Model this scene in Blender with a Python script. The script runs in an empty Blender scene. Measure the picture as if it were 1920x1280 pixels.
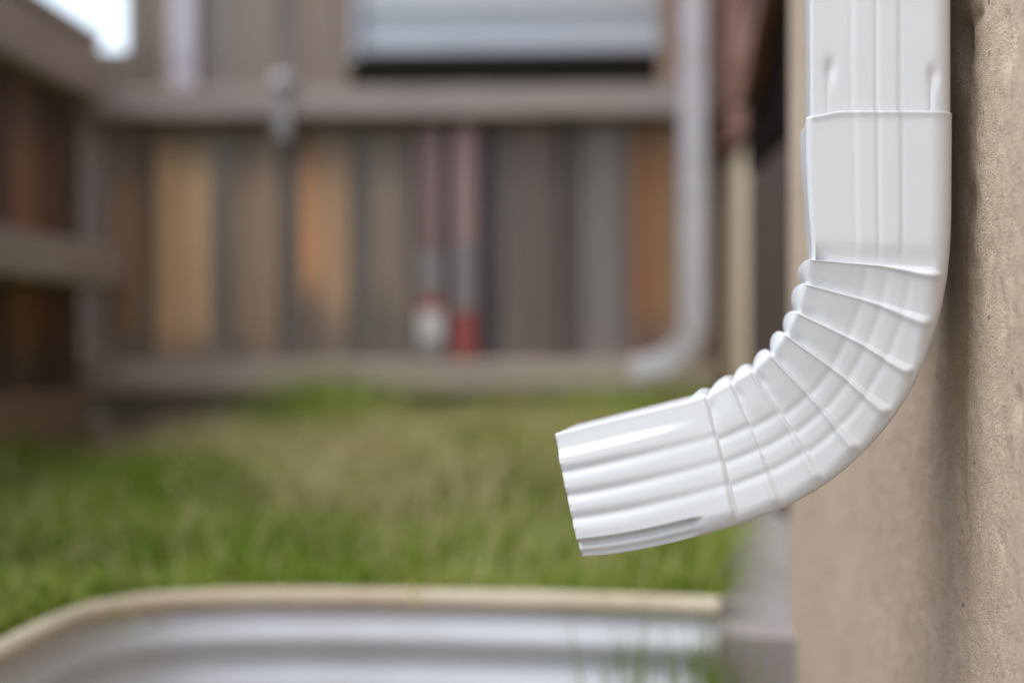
import bpy, bmesh, math, random
import numpy as np
from mathutils import Vector

random.seed(7)
rng = np.random.default_rng(11)
scene = bpy.context.scene
R = math.radians

# ------------------------------------------------------------------ camera
F = 2667.0                       # focal length in photo pixels (50 mm on 36 mm)
CX, CY = 960.0, 640.0
CAM = Vector((0.0, 0.0, 0.30))   # camera height above the lawn
V_WALL = 1080.0                  # vanishing point of the house wall
V_PIPE = 1462.0                  # vanishing point of the (slightly twisted) downspout
YAW = math.atan((V_WALL - CX) / F)
FWD = Vector((-math.sin(YAW), math.cos(YAW), 0))
RGT = Vector((math.cos(YAW), math.sin(YAW), 0))
UP = Vector((0, 0, 1))
FOCUS = 0.746

cam_d = bpy.data.cameras.new('camera')
cam = bpy.data.objects.new('camera', cam_d)
scene.collection.objects.link(cam)
cam.location = CAM
cam.rotation_euler = (R(90), 0, YAW)
cam_d.sensor_width = 36
cam_d.lens = 50
cam_d.clip_start = 0.02
cam_d.clip_end = 2000
cam_d.dof.use_dof = True
cam_d.dof.focus_distance = FOCUS + 0.004
cam_d.dof.aperture_fstop = 2.7
cam_d.dof.aperture_blades = 0
scene.camera = cam

# ------------------------------------------------------------------ light
SUN_DIR = Vector((-0.52, -0.22, 1.0)).normalized()      # towards the sun
SUN_EL = math.asin(SUN_DIR.z)
SUN_ROT = math.atan2(SUN_DIR.x, SUN_DIR.y)
world = bpy.data.worlds.new('World')
scene.world = world
world.use_nodes = True
nt = world.node_tree
nt.nodes.clear()
sky = nt.nodes.new('ShaderNodeTexSky')
sky.sky_type = 'NISHITA'
sky.sun_disc = False
sky.sun_elevation = SUN_EL
sky.sun_rotation = SUN_ROT
sky.air_density = 1.0
sky.dust_density = 1.0
sky.ozone_density = 1.0
hs = nt.nodes.new('ShaderNodeHueSaturation')            # thin overcast: the sky's blue washed out
hs.inputs['Hue'].default_value = 0.488
hs.inputs['Saturation'].default_value = 0.5
bg = nt.nodes.new('ShaderNodeBackground')
bg.inputs['Strength'].default_value = 0.15
wo = nt.nodes.new('ShaderNodeOutputWorld')
nt.links.new(sky.outputs[0], hs.inputs['Color'])
nt.links.new(hs.outputs[0], bg.inputs['Color'])
nt.links.new(bg.outputs[0], wo.inputs['Surface'])

sun_d = bpy.data.lights.new('sun', 'SUN')
sun_d.energy = 0.8
sun_d.angle = R(45)
sun_d.color = (1.0, 0.98, 0.955)
sun = bpy.data.objects.new('sun', sun_d)
scene.collection.objects.link(sun)
sun.rotation_euler = SUN_DIR.to_track_quat('Z', 'Y').to_euler()
sun.location = (-1, 1, 4)

vs = scene.view_settings
vs.view_transform = 'Standard'
vs.look = 'None'
vs.gamma = 1.0
vs.use_curve_mapping = False
vs.exposure = 1.25
scene.render.engine = 'CYCLES'
scene.cycles.use_denoising = True
scene.cycles.max_bounces = 8

# ------------------------------------------------------------------ helpers
def ray(px, py):
    return FWD * F + RGT * (px - CX) + UP * (CY - py)

def on_plane(px, py, p0, n):
    d = ray(px, py)
    return CAM + d * ((p0 - CAM).dot(n) / d.dot(n))

def at_y(px, py, y):
    return on_plane(px, py, Vector((0, y, 0)), Vector((0, 1, 0)))

def at_x(px, py, x):
    return on_plane(px, py, Vector((x, 0, 0)), Vector((1, 0, 0)))

def at_z(px, py, z):
    return on_plane(px, py, Vector((0, 0, z)), Vector((0, 0, 1)))

def link(o, parent=None):
    scene.collection.objects.link(o)
    if parent is not None:
        o.parent = parent
    return o

def empty(name, loc=(0, 0, 0)):
    o = bpy.data.objects.new(name, None)
    o.empty_display_size = 0.05
    o.location = loc
    return link(o)

def tag(o, label, cat, group=None, kind=None):
    if label: o['label'] = label
    if cat: o['category'] = cat
    if group: o['group'] = group
    if kind: o['kind'] = kind
    return o

def mesh_obj(name, verts, faces, mat, parent=None, smooth=False):
    me = bpy.data.meshes.new(name)
    me.from_pydata([tuple(v) for v in verts], [], faces)
    me.update()
    if mat: me.materials.append(mat)
    if smooth:
        me.polygons.foreach_set('use_smooth', [True] * len(me.polygons))
    o = bpy.data.objects.new(name, me)
    link(o, parent)
    if parent is not None:           # vertices are given in world space
        o.location = -parent.location
    return o

def bm_obj(name, bm, mat, parent=None, smooth=False):
    me = bpy.data.meshes.new(name)
    bm.normal_update()
    bm.to_mesh(me)
    bm.free()
    if mat: me.materials.append(mat)
    if smooth:
        me.polygons.foreach_set('use_smooth', [True] * len(me.polygons))
    o = bpy.data.objects.new(name, me)
    link(o, parent)
    if parent is not None:
        o.location = -parent.location
    return o

def box_bm(lo, hi, bevel=0.0, seg=1):
    bm = bmesh.new()
    bmesh.ops.create_cube(bm, size=1.0)
    for v in bm.verts:
        v.co = Vector([lo[i] + (hi[i] - lo[i]) * (v.co[i] + 0.5) for i in range(3)])
    if bevel > 0:
        bmesh.ops.bevel(bm, geom=list(bm.edges), offset=bevel, segments=seg, affect='EDGES', profile=0.5)
    return bm

def box(name, lo, hi, mat, parent=None, bevel=0.0, seg=1):
    return bm_obj(name, box_bm(lo, hi, bevel, seg), mat, parent)

def smoothstep(a, b, x):
    t = np.clip((x - a) / (b - a), 0, 1)
    return t * t * (3 - 2 * t)

def lin(r, g, b):
    f = lambda c: (c / 255 / 12.92) if c / 255 <= 0.04045 else ((c / 255 + 0.055) / 1.055) ** 2.4
    return (f(r), f(g), f(b), 1)

# value noise on numpy arrays
_perm = rng.random((256, 256))
def vnoise(x, y):
    xi = np.floor(x).astype(int); yi = np.floor(y).astype(int)
    fx = x - xi; fy = y - yi
    fx = fx * fx * (3 - 2 * fx); fy = fy * fy * (3 - 2 * fy)
    g = lambda a, b: _perm[a % 256, b % 256]
    return (g(xi, yi) * (1 - fx) + g(xi + 1, yi) * fx) * (1 - fy) + (g(xi, yi + 1) * (1 - fx) + g(xi + 1, yi + 1) * fx) * fy - 0.5

# ------------------------------------------------------------------ materials
def new_mat(name):
    m = bpy.data.materials.new(name)
    m.use_nodes = True
    n = m.node_tree
    b = n.nodes['Principled BSDF']
    return m, n, b

def N(n, kind, **kw):
    nd = n.nodes.new(kind)
    for k, v in kw.items():
        setattr(nd, k, v)
    return nd

def ramp(n, fac, stops):
    r = n.nodes.new('ShaderNodeValToRGB')
    e = r.color_ramp.elements
    e[0].position, e[0].color = stops[0]
    e[1].position, e[1].color = stops[-1]
    for p, c in stops[1:-1]:
        x = e.new(p); x.color = c
    n.links.new(fac, r.inputs[0])
    return r.outputs[0]

def noise(n, vec, scale, detail=3.0, rough=0.55, dist=0.0):
    t = n.nodes.new('ShaderNodeTexNoise')
    t.inputs['Scale'].default_value = scale
    t.inputs['Detail'].default_value = detail
    t.inputs['Roughness'].default_value = rough
    t.inputs['Distortion'].default_value = dist
    if vec is not None: n.links.new(vec, t.inputs['Vector'])
    return t.outputs['Fac']

def mixc(n, fac, a, b, mode='MIX'):
    m = n.nodes.new('ShaderNodeMix')
    m.data_type = 'RGBA'
    m.blend_type = mode
    for idx, val in ((0, fac), (6, a), (7, b)):
        if isinstance(val, (int, float)): m.inputs[idx].default_value = val
        elif isinstance(val, tuple): m.inputs[idx].default_value = val
        else: n.links.new(val, m.inputs[idx])
    return m.outputs[2]

def coords(n, kind='Object', scale=None):
    tc = n.nodes.new('ShaderNodeTexCoord')
    if scale is None: return tc.outputs[kind]
    mp = n.nodes.new('ShaderNodeMapping')
    mp.inputs['Scale'].default_value = scale
    n.links.new(tc.outputs[kind], mp.inputs['Vector'])
    return mp.outputs[0]

def bump(n, b, height, strength, dist):
    bp = n.nodes.new('ShaderNodeBump')
    bp.inputs['Strength'].default_value = strength
    bp.inputs['Distance'].default_value = dist
    n.links.new(height, bp.inputs['Height'])
    n.links.new(bp.outputs[0], b.inputs['Normal'])
    return bp

def wood(name, grey, warm=None, wlo=0.3, whi=0.85, amt=1.0, axis=2, dark=0.45):
    """weathered board: grain along `axis`, the warm wood showing between wlo and whi metres up"""
    m, n, b = new_mat(name)
    grey = tuple(c * 1.2 for c in grey[:3]) + (1,)
    if warm: warm = tuple(c * 1.22 for c in warm[:3]) + (1,)
    sc = [60.0, 60.0, 60.0]; sc[axis] = 2.2
    v = coords(n, 'Object', tuple(sc))
    g = noise(n, v, 1.0, 5, 0.65, 0.4)
    sc2 = [26.0, 26.0, 26.0]; sc2[axis] = 0.9
    g2 = noise(n, coords(n, 'Object', tuple(sc2)), 1.0, 3, 0.5)
    gd = tuple(c * dark for c in grey[:3]) + (1,)
    col = ramp(n, g, [(0.22, gd), (0.42, grey), (0.72, tuple(min(1, c * 1.55) for c in grey[:3]) + (1,))])
    if warm:
        wd = tuple(c * 0.75 for c in warm[:3]) + (1,)
        wcol = ramp(n, g, [(0.2, wd), (0.42, warm), (0.75, tuple(min(1, c * 1.25) for c in warm[:3]) + (1,))])
        sep = n.nodes.new('ShaderNodeSeparateXYZ')
        n.links.new(coords(n, 'Object'), sep.inputs[0])
        def mr(a, bb, inv=False):
            r = n.nodes.new('ShaderNodeMapRange'); r.interpolation_type = 'SMOOTHSTEP'
            r.inputs['From Min'].default_value = a; r.inputs['From Max'].default_value = bb
            if inv: r.inputs['To Min'].default_value = 1; r.inputs['To Max'].default_value = 0
            n.links.new(sep.outputs[2], r.inputs['Value']); return r.outputs[0]
        mu = N(n, 'ShaderNodeMath', operation='MULTIPLY')
        n.links.new(mr(wlo - 0.07, wlo + 0.07), mu.inputs[0])
        n.links.new(mr(whi - 0.10, whi + 0.06, True), mu.inputs[1])
        st = n.nodes.new('ShaderNodeMapRange')
        st.inputs['From Min'].default_value = 0.15; st.inputs['From Max'].default_value = 0.38
        n.links.new(g2, st.inputs['Value'])
        mu2 = N(n, 'ShaderNodeMath', operation='MULTIPLY')
        n.links.new(mu.outputs[0], mu2.inputs[0]); n.links.new(st.outputs[0], mu2.inputs[1])
        mu3 = N(n, 'ShaderNodeMath', operation='MULTIPLY')
        n.links.new(mu2.outputs[0], mu3.inputs[0]); mu3.inputs[1].default_value = amt
        col = mixc(n, mu3.outputs[0], col, wcol)
    n.links.new(col, b.inputs['Base Color'])
    b.inputs['Roughness'].default_value = 0.85
    bump(n, b, g, 0.5, 0.002)
    return m

def stucco(name, a, bcol, grain=True):
    m, n, b = new_mat(name)
    v = coords(n, 'Object')
    big = noise(n, v, 9, 4, 0.6)
    mid = noise(n, v, 90, 4, 0.6)
    col = ramp(n, big, [(0.3, a), (0.7, bcol)])
    col = mixc(n, ramp(n, mid, [(0.35, (0, 0, 0, 1)), (0.7, (0.5, 0.5, 0.5, 1))]), col, tuple(c * 1.18 for c in bcol[:3]) + (1,))
    # sand grains: pale, dark and brick-pink specks
    gr = noise(n, v, 900, 2, 0.6)
    col = mixc(n, ramp(n, gr, [(0.32, (0.75, 0.75, 0.75, 1)), (0.47, (0, 0, 0, 1))]), col, (0.14, 0.10, 0.075, 1))
    gr2 = noise(n, coords(n, 'Object', (1.0, 1.02, 0.98)), 620, 2, 0.5)
    col = mixc(n, ramp(n, gr2, [(0.60, (0, 0, 0, 1)), (0.70, (0.6, 0.6, 0.6, 1))]), col, (0.60, 0.49, 0.40, 1))
    vo = n.nodes.new('ShaderNodeTexVoronoi'); vo.inputs['Scale'].default_value = 260
    n.links.new(v, vo.inputs['Vector'])
    sep = n.nodes.new('ShaderNodeSeparateColor'); n.links.new(vo.outputs['Color'], sep.inputs[0])
    th = N(n, 'ShaderNodeMath', operation='GREATER_THAN'); th.inputs[1].default_value = 0.955
    n.links.new(sep.outputs[0], th.inputs[0])
    th2 = N(n, 'ShaderNodeMath', operation='LESS_THAN'); th2.inputs[1].default_value = 0.38
    n.links.new(vo.outputs['Distance'], th2.inputs[0])
    mu = N(n, 'ShaderNodeMath', operation='MULTIPLY')
    n.links.new(th.outputs[0], mu.inputs[0]); n.links.new(th2.outputs[0], mu.inputs[1])
    mu2 = N(n, 'ShaderNodeMath', operation='MULTIPLY'); mu2.inputs[1].default_value = 0.6
    n.links.new(mu.outputs[0], mu2.inputs[0])
    col = mixc(n, mu2.outputs[0], col, (0.42, 0.20, 0.15, 1))
    vp = n.nodes.new('ShaderNodeTexVoronoi'); vp.inputs['Scale'].default_value = 75
    n.links.new(v, vp.inputs['Vector'])
    sp = n.nodes.new('ShaderNodeSeparateColor'); n.links.new(vp.outputs['Color'], sp.inputs[0])
    t1 = N(n, 'ShaderNodeMath', operation='GREATER_THAN'); t1.inputs[1].default_value = 0.80
    n.links.new(sp.outputs[1], t1.inputs[0])
    pit = n.nodes.new('ShaderNodeMapRange')
    pit.inputs['From Min'].default_value = 0.07; pit.inputs['From Max'].default_value = 0.17
    pit.inputs['To Min'].default_value = 0.7; pit.inputs['To Max'].default_value = 0.0
    n.links.new(vp.outputs['Distance'], pit.inputs['Value'])
    t2 = N(n, 'ShaderNodeMath', operation='MULTIPLY')
    n.links.new(t1.outputs[0], t2.inputs[0]); n.links.new(pit.outputs[0], t2.inputs[1])
    col = mixc(n, t2.outputs[0], col, (0.12, 0.085, 0.06, 1))
    n.links.new(col, b.inputs['Base Color'])
    b.inputs['Roughness'].default_value = 0.95
    b.inputs['Specular IOR Level'].default_value = 0.2
    add = N(n, 'ShaderNodeMath', operation='ADD')
    s1 = N(n, 'ShaderNodeMath', operation='MULTIPLY'); s1.inputs[1].default_value = 0.7
    n.links.new(noise(n, v, 330, 3, 0.6), s1.inputs[0])
    vg = n.nodes.new('ShaderNodeTexVoronoi'); vg.inputs['Scale'].default_value = 980
    n.links.new(v, vg.inputs['Vector'])
    s2 = N(n, 'ShaderNodeMath', operation='MULTIPLY'); s2.inputs[1].default_value = -0.55
    n.links.new(vg.outputs['Distance'], s2.inputs[0])
    n.links.new(s2.outputs[0], add.inputs[0]); n.links.new(s1.outputs[0], add.inputs[1])
    bump(n, b, add.outputs[0], 0.8, 0.0013)
    return m

def paint(name, col, rough=0.4, dirt=0.0, bump_s=0.0, dirt_col=(0.35, 0.30, 0.25, 1), spec=0.5, scale=14):
    m, n, b = new_mat(name)
    v = coords(n, 'Object')
    g = noise(n, v, scale, 5, 0.6)
    c = mixc(n, ramp(n, g, [(0.45, (0, 0, 0, 1)), (0.8, (dirt, dirt, dirt, 1))]), col, dirt_col)
    n.links.new(c, b.inputs['Base Color'])
    rr = n.nodes.new('ShaderNodeMapRange')
    rr.inputs['To Min'].default_value = rough * 0.85; rr.inputs['To Max'].default_value = rough * 1.2
    n.links.new(noise(n, v, 60, 3), rr.inputs['Value'])
    n.links.new(rr.outputs[0], b.inputs['Roughness'])
    b.inputs['Specular IOR Level'].default_value = spec
    if bump_s: bump(n, b, noise(n, v, 35, 3, 0.5), bump_s, 0.001)
    return m

MAT_WHITE = paint('white_enamel', (0.685, 0.695, 0.712, 1), 0.34, 0.10, 0.12, (0.56, 0.54, 0.51, 1), scale=22)
MAT_STUCCO = stucco('sand_stucco', lin(184, 163, 143), lin(205, 186, 165))
MAT_STUCCO_FAR = stucco('pale_stucco', lin(212, 194, 166), lin(224, 206, 180))
MAT_CONCRETE = paint('concrete', lin(160, 152, 150), 0.9, 0.5, 0.3, lin(120, 112, 108))
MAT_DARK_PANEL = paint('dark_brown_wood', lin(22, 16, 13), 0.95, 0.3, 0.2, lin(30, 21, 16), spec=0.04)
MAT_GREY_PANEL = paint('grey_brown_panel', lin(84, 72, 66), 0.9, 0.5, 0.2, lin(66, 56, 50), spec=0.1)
MAT_REDWOOD = wood('red_brown_wood', lin(112, 78, 66), dark=0.6, axis=1)
MAT_STEEL = paint('pale_steel', lin(212, 214, 220), 0.45, 0.35, 0.2, lin(170, 168, 165), scale=7)
MAT_RIM = paint('dusty_rim', lin(198, 186, 164), 0.7, 0.7, 0.3, lin(172, 140, 108), scale=9)
MAT_GREYWHITE = paint('greyish_white_enamel', lin(192, 187, 190), 0.5, 0.5, 0.1, lin(150, 142, 138))  # greyer white with darker mottling, for the second downspout
MAT_POST = paint('galvanised_post', lin(160, 153, 152), 0.5, 0.5, 0.2, lin(100, 95, 95))

# ground: damp soil
m, n, b = new_mat('soil')
v = coords(n, 'Object')
c = ramp(n, noise(n, v, 6, 6, 0.6), [(0.3, lin(112, 92, 74)), (0.55, lin(146, 122, 100)), (0.75, lin(168, 146, 120))])
c = mixc(n, ramp(n, noise(n, v, 1.3, 3), [(0.42, (0, 0, 0, 1)), (0.6, (0.6, 0.6, 0.6, 1))]), c, lin(104, 112, 56))
n.links.new(c, b.inputs['Base Color']); b.inputs['Roughness'].default_value = 0.95
bump(n, b, noise(n, v, 40, 5, 0.7), 0.8, 0.01)
MAT_SOIL = m

def leaf_mat(name, c1, c2, c3):
    m, n, b = new_mat(name)
    at = n.nodes.new('ShaderNodeAttribute'); at.attribute_name = 'shade'
    c = ramp(n, at.outputs['Fac'], [(0.0, c1), (0.5, c2), (1.0, c3)])
    n.links.new(c, b.inputs['Base Color'])
    b.inputs['Roughness'].default_value = 0.55
    b.inputs['Specular IOR Level'].default_value = 0.3
    tr = n.nodes.new('ShaderNodeBsdfTranslucent')
    n.links.new(c, tr.inputs['Color'])
    mx = n.nodes.new('ShaderNodeMixShader'); mx.inputs[0].default_value = 0.45
    n.links.new(b.outputs[0], mx.inputs[1]); n.links.new(tr.outputs[0], mx.inputs[2])
    n.links.new(mx.outputs[0], n.nodes['Material Output'].inputs['Surface'])
    return m
MAT_GRASS = leaf_mat('grass_blade', (0.15, 0.24, 0.02, 1), (0.28, 0.375, 0.045, 1), (0.44, 0.48, 0.14, 1))
MAT_STRAW = leaf_mat('straw_blade', (0.40, 0.37, 0.14, 1), (0.58, 0.51, 0.25, 1), (0.70, 0.60, 0.36, 1))

# ------------------------------------------------------------------ downspout geometry
ANG = math.atan((V_PIPE - CX) / F) - YAW            # twist against the wall
DP = Vector((math.sin(ANG), math.cos(ANG), 0))      # depth axis of the pipe
P0 = CAM + ray(1650, 640) * (FOCUS / F)
DEPTH = 0.098
def face(px, py):
    return on_plane(px, py, P0, DP)

def loop_uv(W, D, ri, ro):
    """rounded rectangle, u from inner edge (0) to outer edge (W), v from face (0) to back (D).
    returns u, v, tag arrays; tag 0 face, 1 outer, 2 back, 3 inner"""
    us, vs_, tg = [], [], []
    def arc(cu, cv, r, a0, a1, k, t):
        for i in range(k):
            a = a0 + (a1 - a0) * i / k
            us.append(cu + r * math.cos(a)); vs_.append(cv + r * math.sin(a)); tg.append(t)
    # face, left to right
    for i in range(110):
        us.append(ri + (W - ri - ro) * i / 110); vs_.append(0.0); tg.append(0)
    arc(W - ro, ro, ro, -math.pi / 2, 0, 12, 1)
    for i in range(8):
        us.append(W); vs_.append(ro + (D - 2 * ro) * i / 8); tg.append(1)
    arc(W - ro, D - ro, ro, 0, math.pi / 2, 8, 1)
    for i in range(12):
        us.append(W - ro - (W - ro - ri) * i / 12); vs_.append(D); tg.append(2)
    arc(ri, D - ri, ri, math.pi / 2, math.pi, 6, 3)
    for i in range(24):
        us.append(0.0); vs_.append(D - ri - (D - 2 * ri) * i / 24); tg.append(3)
    arc(ri, ri, ri, math.pi, 1.5 * math.pi, 8, 3)
    return np.array(us), np.array(vs_), np.array(tg)

def gauss(x, c, s):
    return np.exp(-((x - c) / s) ** 2)

def tube(stations, name, parent, thick=0.0008):
    """stations: list of dicts I, O (Vectors) and mod(u,v,t,w,tag,W)->u,v ; skinned into one tube"""
    verts = []; M = None
    for st in stations:
        I, O = st['I'], st['O']
        W = (O - I).length
        eu = np.array((O - I) / W); d = np.array(DP); base = np.array(I)
        u, v, tg = loop_uv(W, st.get('D', DEPTH), st.get('ri', 0.003), st.get('ro', 0.011))
        u, v, ex = st['mod'](u, v, tg, W)
        pts = base + np.outer(u, eu) + np.outer(v, d)
        if ex is not None: pts = pts + np.outer(ex, np.array((0, 0, 1)))
        verts.append(pts); M = len(u)
    V = np.concatenate(verts)
    S = len(stations)
    faces = []
    for s in range(S - 1):
        a = s * M; c = (s + 1) * M
        for i in range(M):
            j = (i + 1) % M
            faces.append((a + i, c + i, c + j, a + j))
    o = mesh_obj(name, V, faces, MAT_WHITE, parent, True)
    sm = o.modifiers.new('sheet', 'SOLIDIFY')
    sm.thickness = thick; sm.offset = -1
    return o

MM = 0.001
def push(v, f, tg, ro=0.0115):
    v2 = np.where(tg == 0, v - f, v)
    return np.where((tg == 1) & (v < ro), v - f * (1 - v / ro), v2)
def groove_face(t, centers, depth, sig):
    f = np.zeros_like(t)
    for c in centers: f += gauss(t, c, sig)
    return -depth * f

def upper_pipe(parent):
    st = []
    ys = np.concatenate([np.array([-7600, -5000, -2600, -900, -300]), np.linspace(-120, 330, 90)])
    for y in ys:
        def mod(u, v, tg, W, y=y):
            t = u / W
            f = groove_face(t, (0.305,), 0.25 * MM, 0.02) + groove_face(t, (0.47, 0.632), 0.42 * MM, 0.018)
            f += 0.5 * MM * (smoothstep(0.28, 0.32, t) - smoothstep(0.62, 0.66, t))
            # two pressed dimples with a tail running down to the sleeve
            for c, yy, dp, tl in ((0.145, 128, 1.7, 0.15), (0.868, 140, 1.8, 0.4)):
                f -= dp * MM * gauss(t, c, 0.035) * gauss(np.array(y), yy, 17 if y < yy else 26)
                if y > yy:
                    f -= tl * 1.6 * MM * gauss(t, c - 0.018, 0.016) * (1 - math.exp(-((y - yy) / 25) ** 2))
            v2 = push(v, f, tg, 0.0105) + 0.0012
            return u, v2, None
        st.append(dict(I=face(1518.5, y), O=face(1786.5, y), mod=mod, ri=0.0022, ro=0.010))
    return tube(st, 'pipe', parent)

CREASE = [((1518, 486), (1782, 506)), ((1511, 531), (1764, 597)), ((1494, 584), (1729, 693)),
          ((1473, 625), (1685, 772)), ((1446, 663), (1626, 843)), ((1410, 695), (1557, 903)),
          ((1370, 718), (1478, 950)), ((1323, 743), (1390, 983))]
TOP = ((1507, 210), (1789, 208))
END = ((1034, 815), (1089, 1045))

def pleat(j):
    """height just above crease j, just below it, and how far the lip has turned over"""
    m_ = float(smoothstep(1.5, 5.5, np.array(float(j))))
    return (-0.38, -0.33, -0.25, -0.15, -0.05, 0.08, 0.2, 0.28)[j], (1, 1, 1, 0.95, 0.9, 0.8, 0.68, 0.62)[j], m_

def elbow(parent):
    st = []
    RO = lambda i, a: 0.0115 - 0.0055 * float(smoothstep(0.3, 2.5, np.array(i + a)))
    G_TOP = np.array([0.335, 0.485, 0.645]); G_MID = np.array([0.42, 0.57, 0.735]); G_END = np.array([0.315, 0.505, 0.685])
    # ---- sleeve: from the rim down to the first crease
    n0 = 60
    for k in range(n0 + 1):
        a = k / n0
        y = 208 + (492 - 208) * a
        left = np.interp(y, [208, 235, 300, 400, 470, 492], [1514, 1514, 1514, 1517, 1522, 1521])
        yr = y + (13) * smoothstep(0.7, 1, np.array(a))
        right = np.interp(yr, [208, 400, 440, 475, 510], [1789.5, 1788.5, 1787.3, 1785, 1781.6])
        def mod(u, v, tg, W, a=a):
            t = u / W; w = v / DEPTH
            fade = 1 - smoothstep(0.86, 1.0, np.array(a))
            f = groove_face(t, (G_TOP[0],), 0.22 * MM, 0.02) + groove_face(t, G_TOP[1:], 0.4 * MM, 0.018)
            f += 0.5 * MM * (smoothstep(0.31, 0.35, t) - smoothstep(0.63, 0.67, t))
            f *= fade
            f += 0.9 * MM * gauss(np.array(a), 0.0, 0.03)                         # rolled rim
            f -= 1.5 * MM * smoothstep(0.84, 1.0, np.array(a)) * (1 - smoothstep(0.84, 0.95, t))
            f -= 3.2 * MM * gauss(t, 0.07, 0.055) * gauss(np.array(a), 1.0, 0.065)  # pinched corner
            f -= 1.0 * MM * gauss(t, 0.16, 0.06) * gauss(np.array(a), 1.02, 0.05)
            g = 3.0 * MM * gauss(w, 0.45, 0.36) * (1 - smoothstep(0.15, 0.85, np.array(a)))
            ex = np.where(tg == 0, -0.0030 * (1 - smoothstep(0.0, 0.26, t)), 0.0)
            ex = np.where(tg == 3, -0.0030 - 0.0035 * smoothstep(0.0, 0.12, w), ex) * max(0.0, 1 - a / 0.25)
            v2 = push(v, f, tg)
            u2 = np.where(tg == 3, u - g, u)
            return u2, v2, ex
        st.append(dict(I=face(left, y), O=face(right, yr), mod=mod, ri=0.0028, ro=0.0115))
    # ---- pleated bend
    CI = np.array([c[0] for c in CREASE], float); CO = np.array([c[1] for c in CREASE], float)
    # smooth outer curve through the crease ends (Catmull-Rom)
    ext = np.vstack([[1786.5, 430], CO, [1300, 1011]])
    def outer(i, a):
        p0, p1, p2, p3 = ext[i], ext[i + 1], ext[i + 2], ext[i + 3]
        return 0.5 * ((2 * p1) + (-p0 + p2) * a + (2 * p0 - 5 * p1 + 4 * p2 - p3) * a * a + (-p0 + 3 * p1 - 3 * p2 + p3) * a ** 3)
    av = np.concatenate([np.array([0, .012, .025, .04, .06, .085, .115, .15, .19]), np.linspace(0.24, 0.86, 14), np.array([.9, .93, .955, .975, .988])])
    for i in range(7):
        rs = np.random.default_rng(40 + i)
        jit = rs.normal(0, 1, 6)
        gm = (i + 0.5) / 7
        gc = G_MID + (G_END - G_MID) * smoothstep(0.55, 1.0, np.array(gm)) * 0.8
        gd = 0.3 + 0.4 * gm
        for a in av:
            pi = CI[i] * (1 - a) + CI[i + 1] * a
            po = outer(i, a)
            def mod(u, v, tg, W, a=a, i=i, gc=gc, gd=gd, jit=jit, ro=RO(i, a)):
                t = u / W; w = v / DEPTH
                A = (3.4 + 0.25 * jit[0]) * MM * (1 - smoothstep(0.88, 0.965, t)) * (0.6 + 0.4 * (1 - smoothstep(0.1, 0.6, t)))
                wr = 0.03 + 0.012 * i + (0.13 - 0.006 * i) * smoothstep(0.45, 0.88, t)
                E0, S0, m0 = pleat(i); E1, _, _ = pleat(i + 1)
                saw = E0 + (S0 - E0) * smoothstep(0, 1, a / wr)
                q = np.clip((a - wr) / (1 - wr), 0, 1)
                saw = np.where(a > wr, S0 + (E1 - S0) * q ** 0.85, saw)
                ridge = (0.4 + 1.2 * m0 * (1 - m0) + (1.0 - 0.4 * m0) * smoothstep(0.3, 0.75, t)) * MM * gauss(a, wr, 0.03 + 0.055 * t) * (1 - smoothstep(0.91, 0.965, t))
                m1 = pleat(i + 1)[2]; sg = 0.045 + 0.03 * t; kp = (1 - smoothstep(0.91, 0.965, t)) * MM * (0.30 + 0.45 * smoothstep(0.5, 0.85, t))
                ridge = ridge * (1 - 0.4 * m0)
                f = A * saw + ridge
                f += groove_face(t, gc + 0.006 * jit[1], gd * MM, 0.033)
                f += 0.5 * MM * gauss(t, 0.22, 0.12) * math.sin(math.pi * a)
                f -= (1 - 0.6 * m0) * (2.0 + 0.3 * jit[2]) * MM * gauss(t, 0.10 + 0.01 * jit[3], 0.06) * gauss(a, 0.90, 0.14)
                f -= (1 - 0.7 * m0) * 0.9 * MM * gauss(t, 0.20 + 0.012 * jit[4], 0.05) * gauss(a, 0.97, 0.09)
                # lobes on the inside of the bend
                aa = min(1.0, a) ** 0.8
                lob = math.sqrt(max(0.0, 1 - (2 * aa - 1) ** 2))
                g = (4.6 + 0.3 * jit[5]) * MM * lob * (0.25 + 0.75 * np.sin(np.pi * np.clip(w, 0, 1)) ** 0.7)
                g += 0.8 * MM * (1 - a) - 0.8 * MM * a ** 3
                f -= 8.5 * MM * smoothstep(2.5, 7.5, np.array(i + a)) * (1 - t) ** 1.3
                v2 = push(v, f, tg, ro)
                v2 = np.where((tg == 3) & (w < 0.2), v2 - f[0] * (1 - w / 0.2), v2)
                v2 = np.where(tg == 2, v + f, v2)
                u2 = np.where(tg == 3, u - g * np.clip(w * 14, 0.35, 1), u)
                return u2, v2, None
            st.append(dict(I=face(*pi), O=face(*po), mod=mod, ri=0.0026, ro=RO(i, a)))
    # ---- crimped outlet
    E7, S7, m7 = pleat(7)
    lo_y = [(1390, 983), (1300, 1011), (1180, 1033), (1089, 1045.5)]
    bs = np.concatenate([np.array([0, .008, .018, .03, .045, .065, .09]), np.linspace(0.12, 1, 52)])
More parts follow.
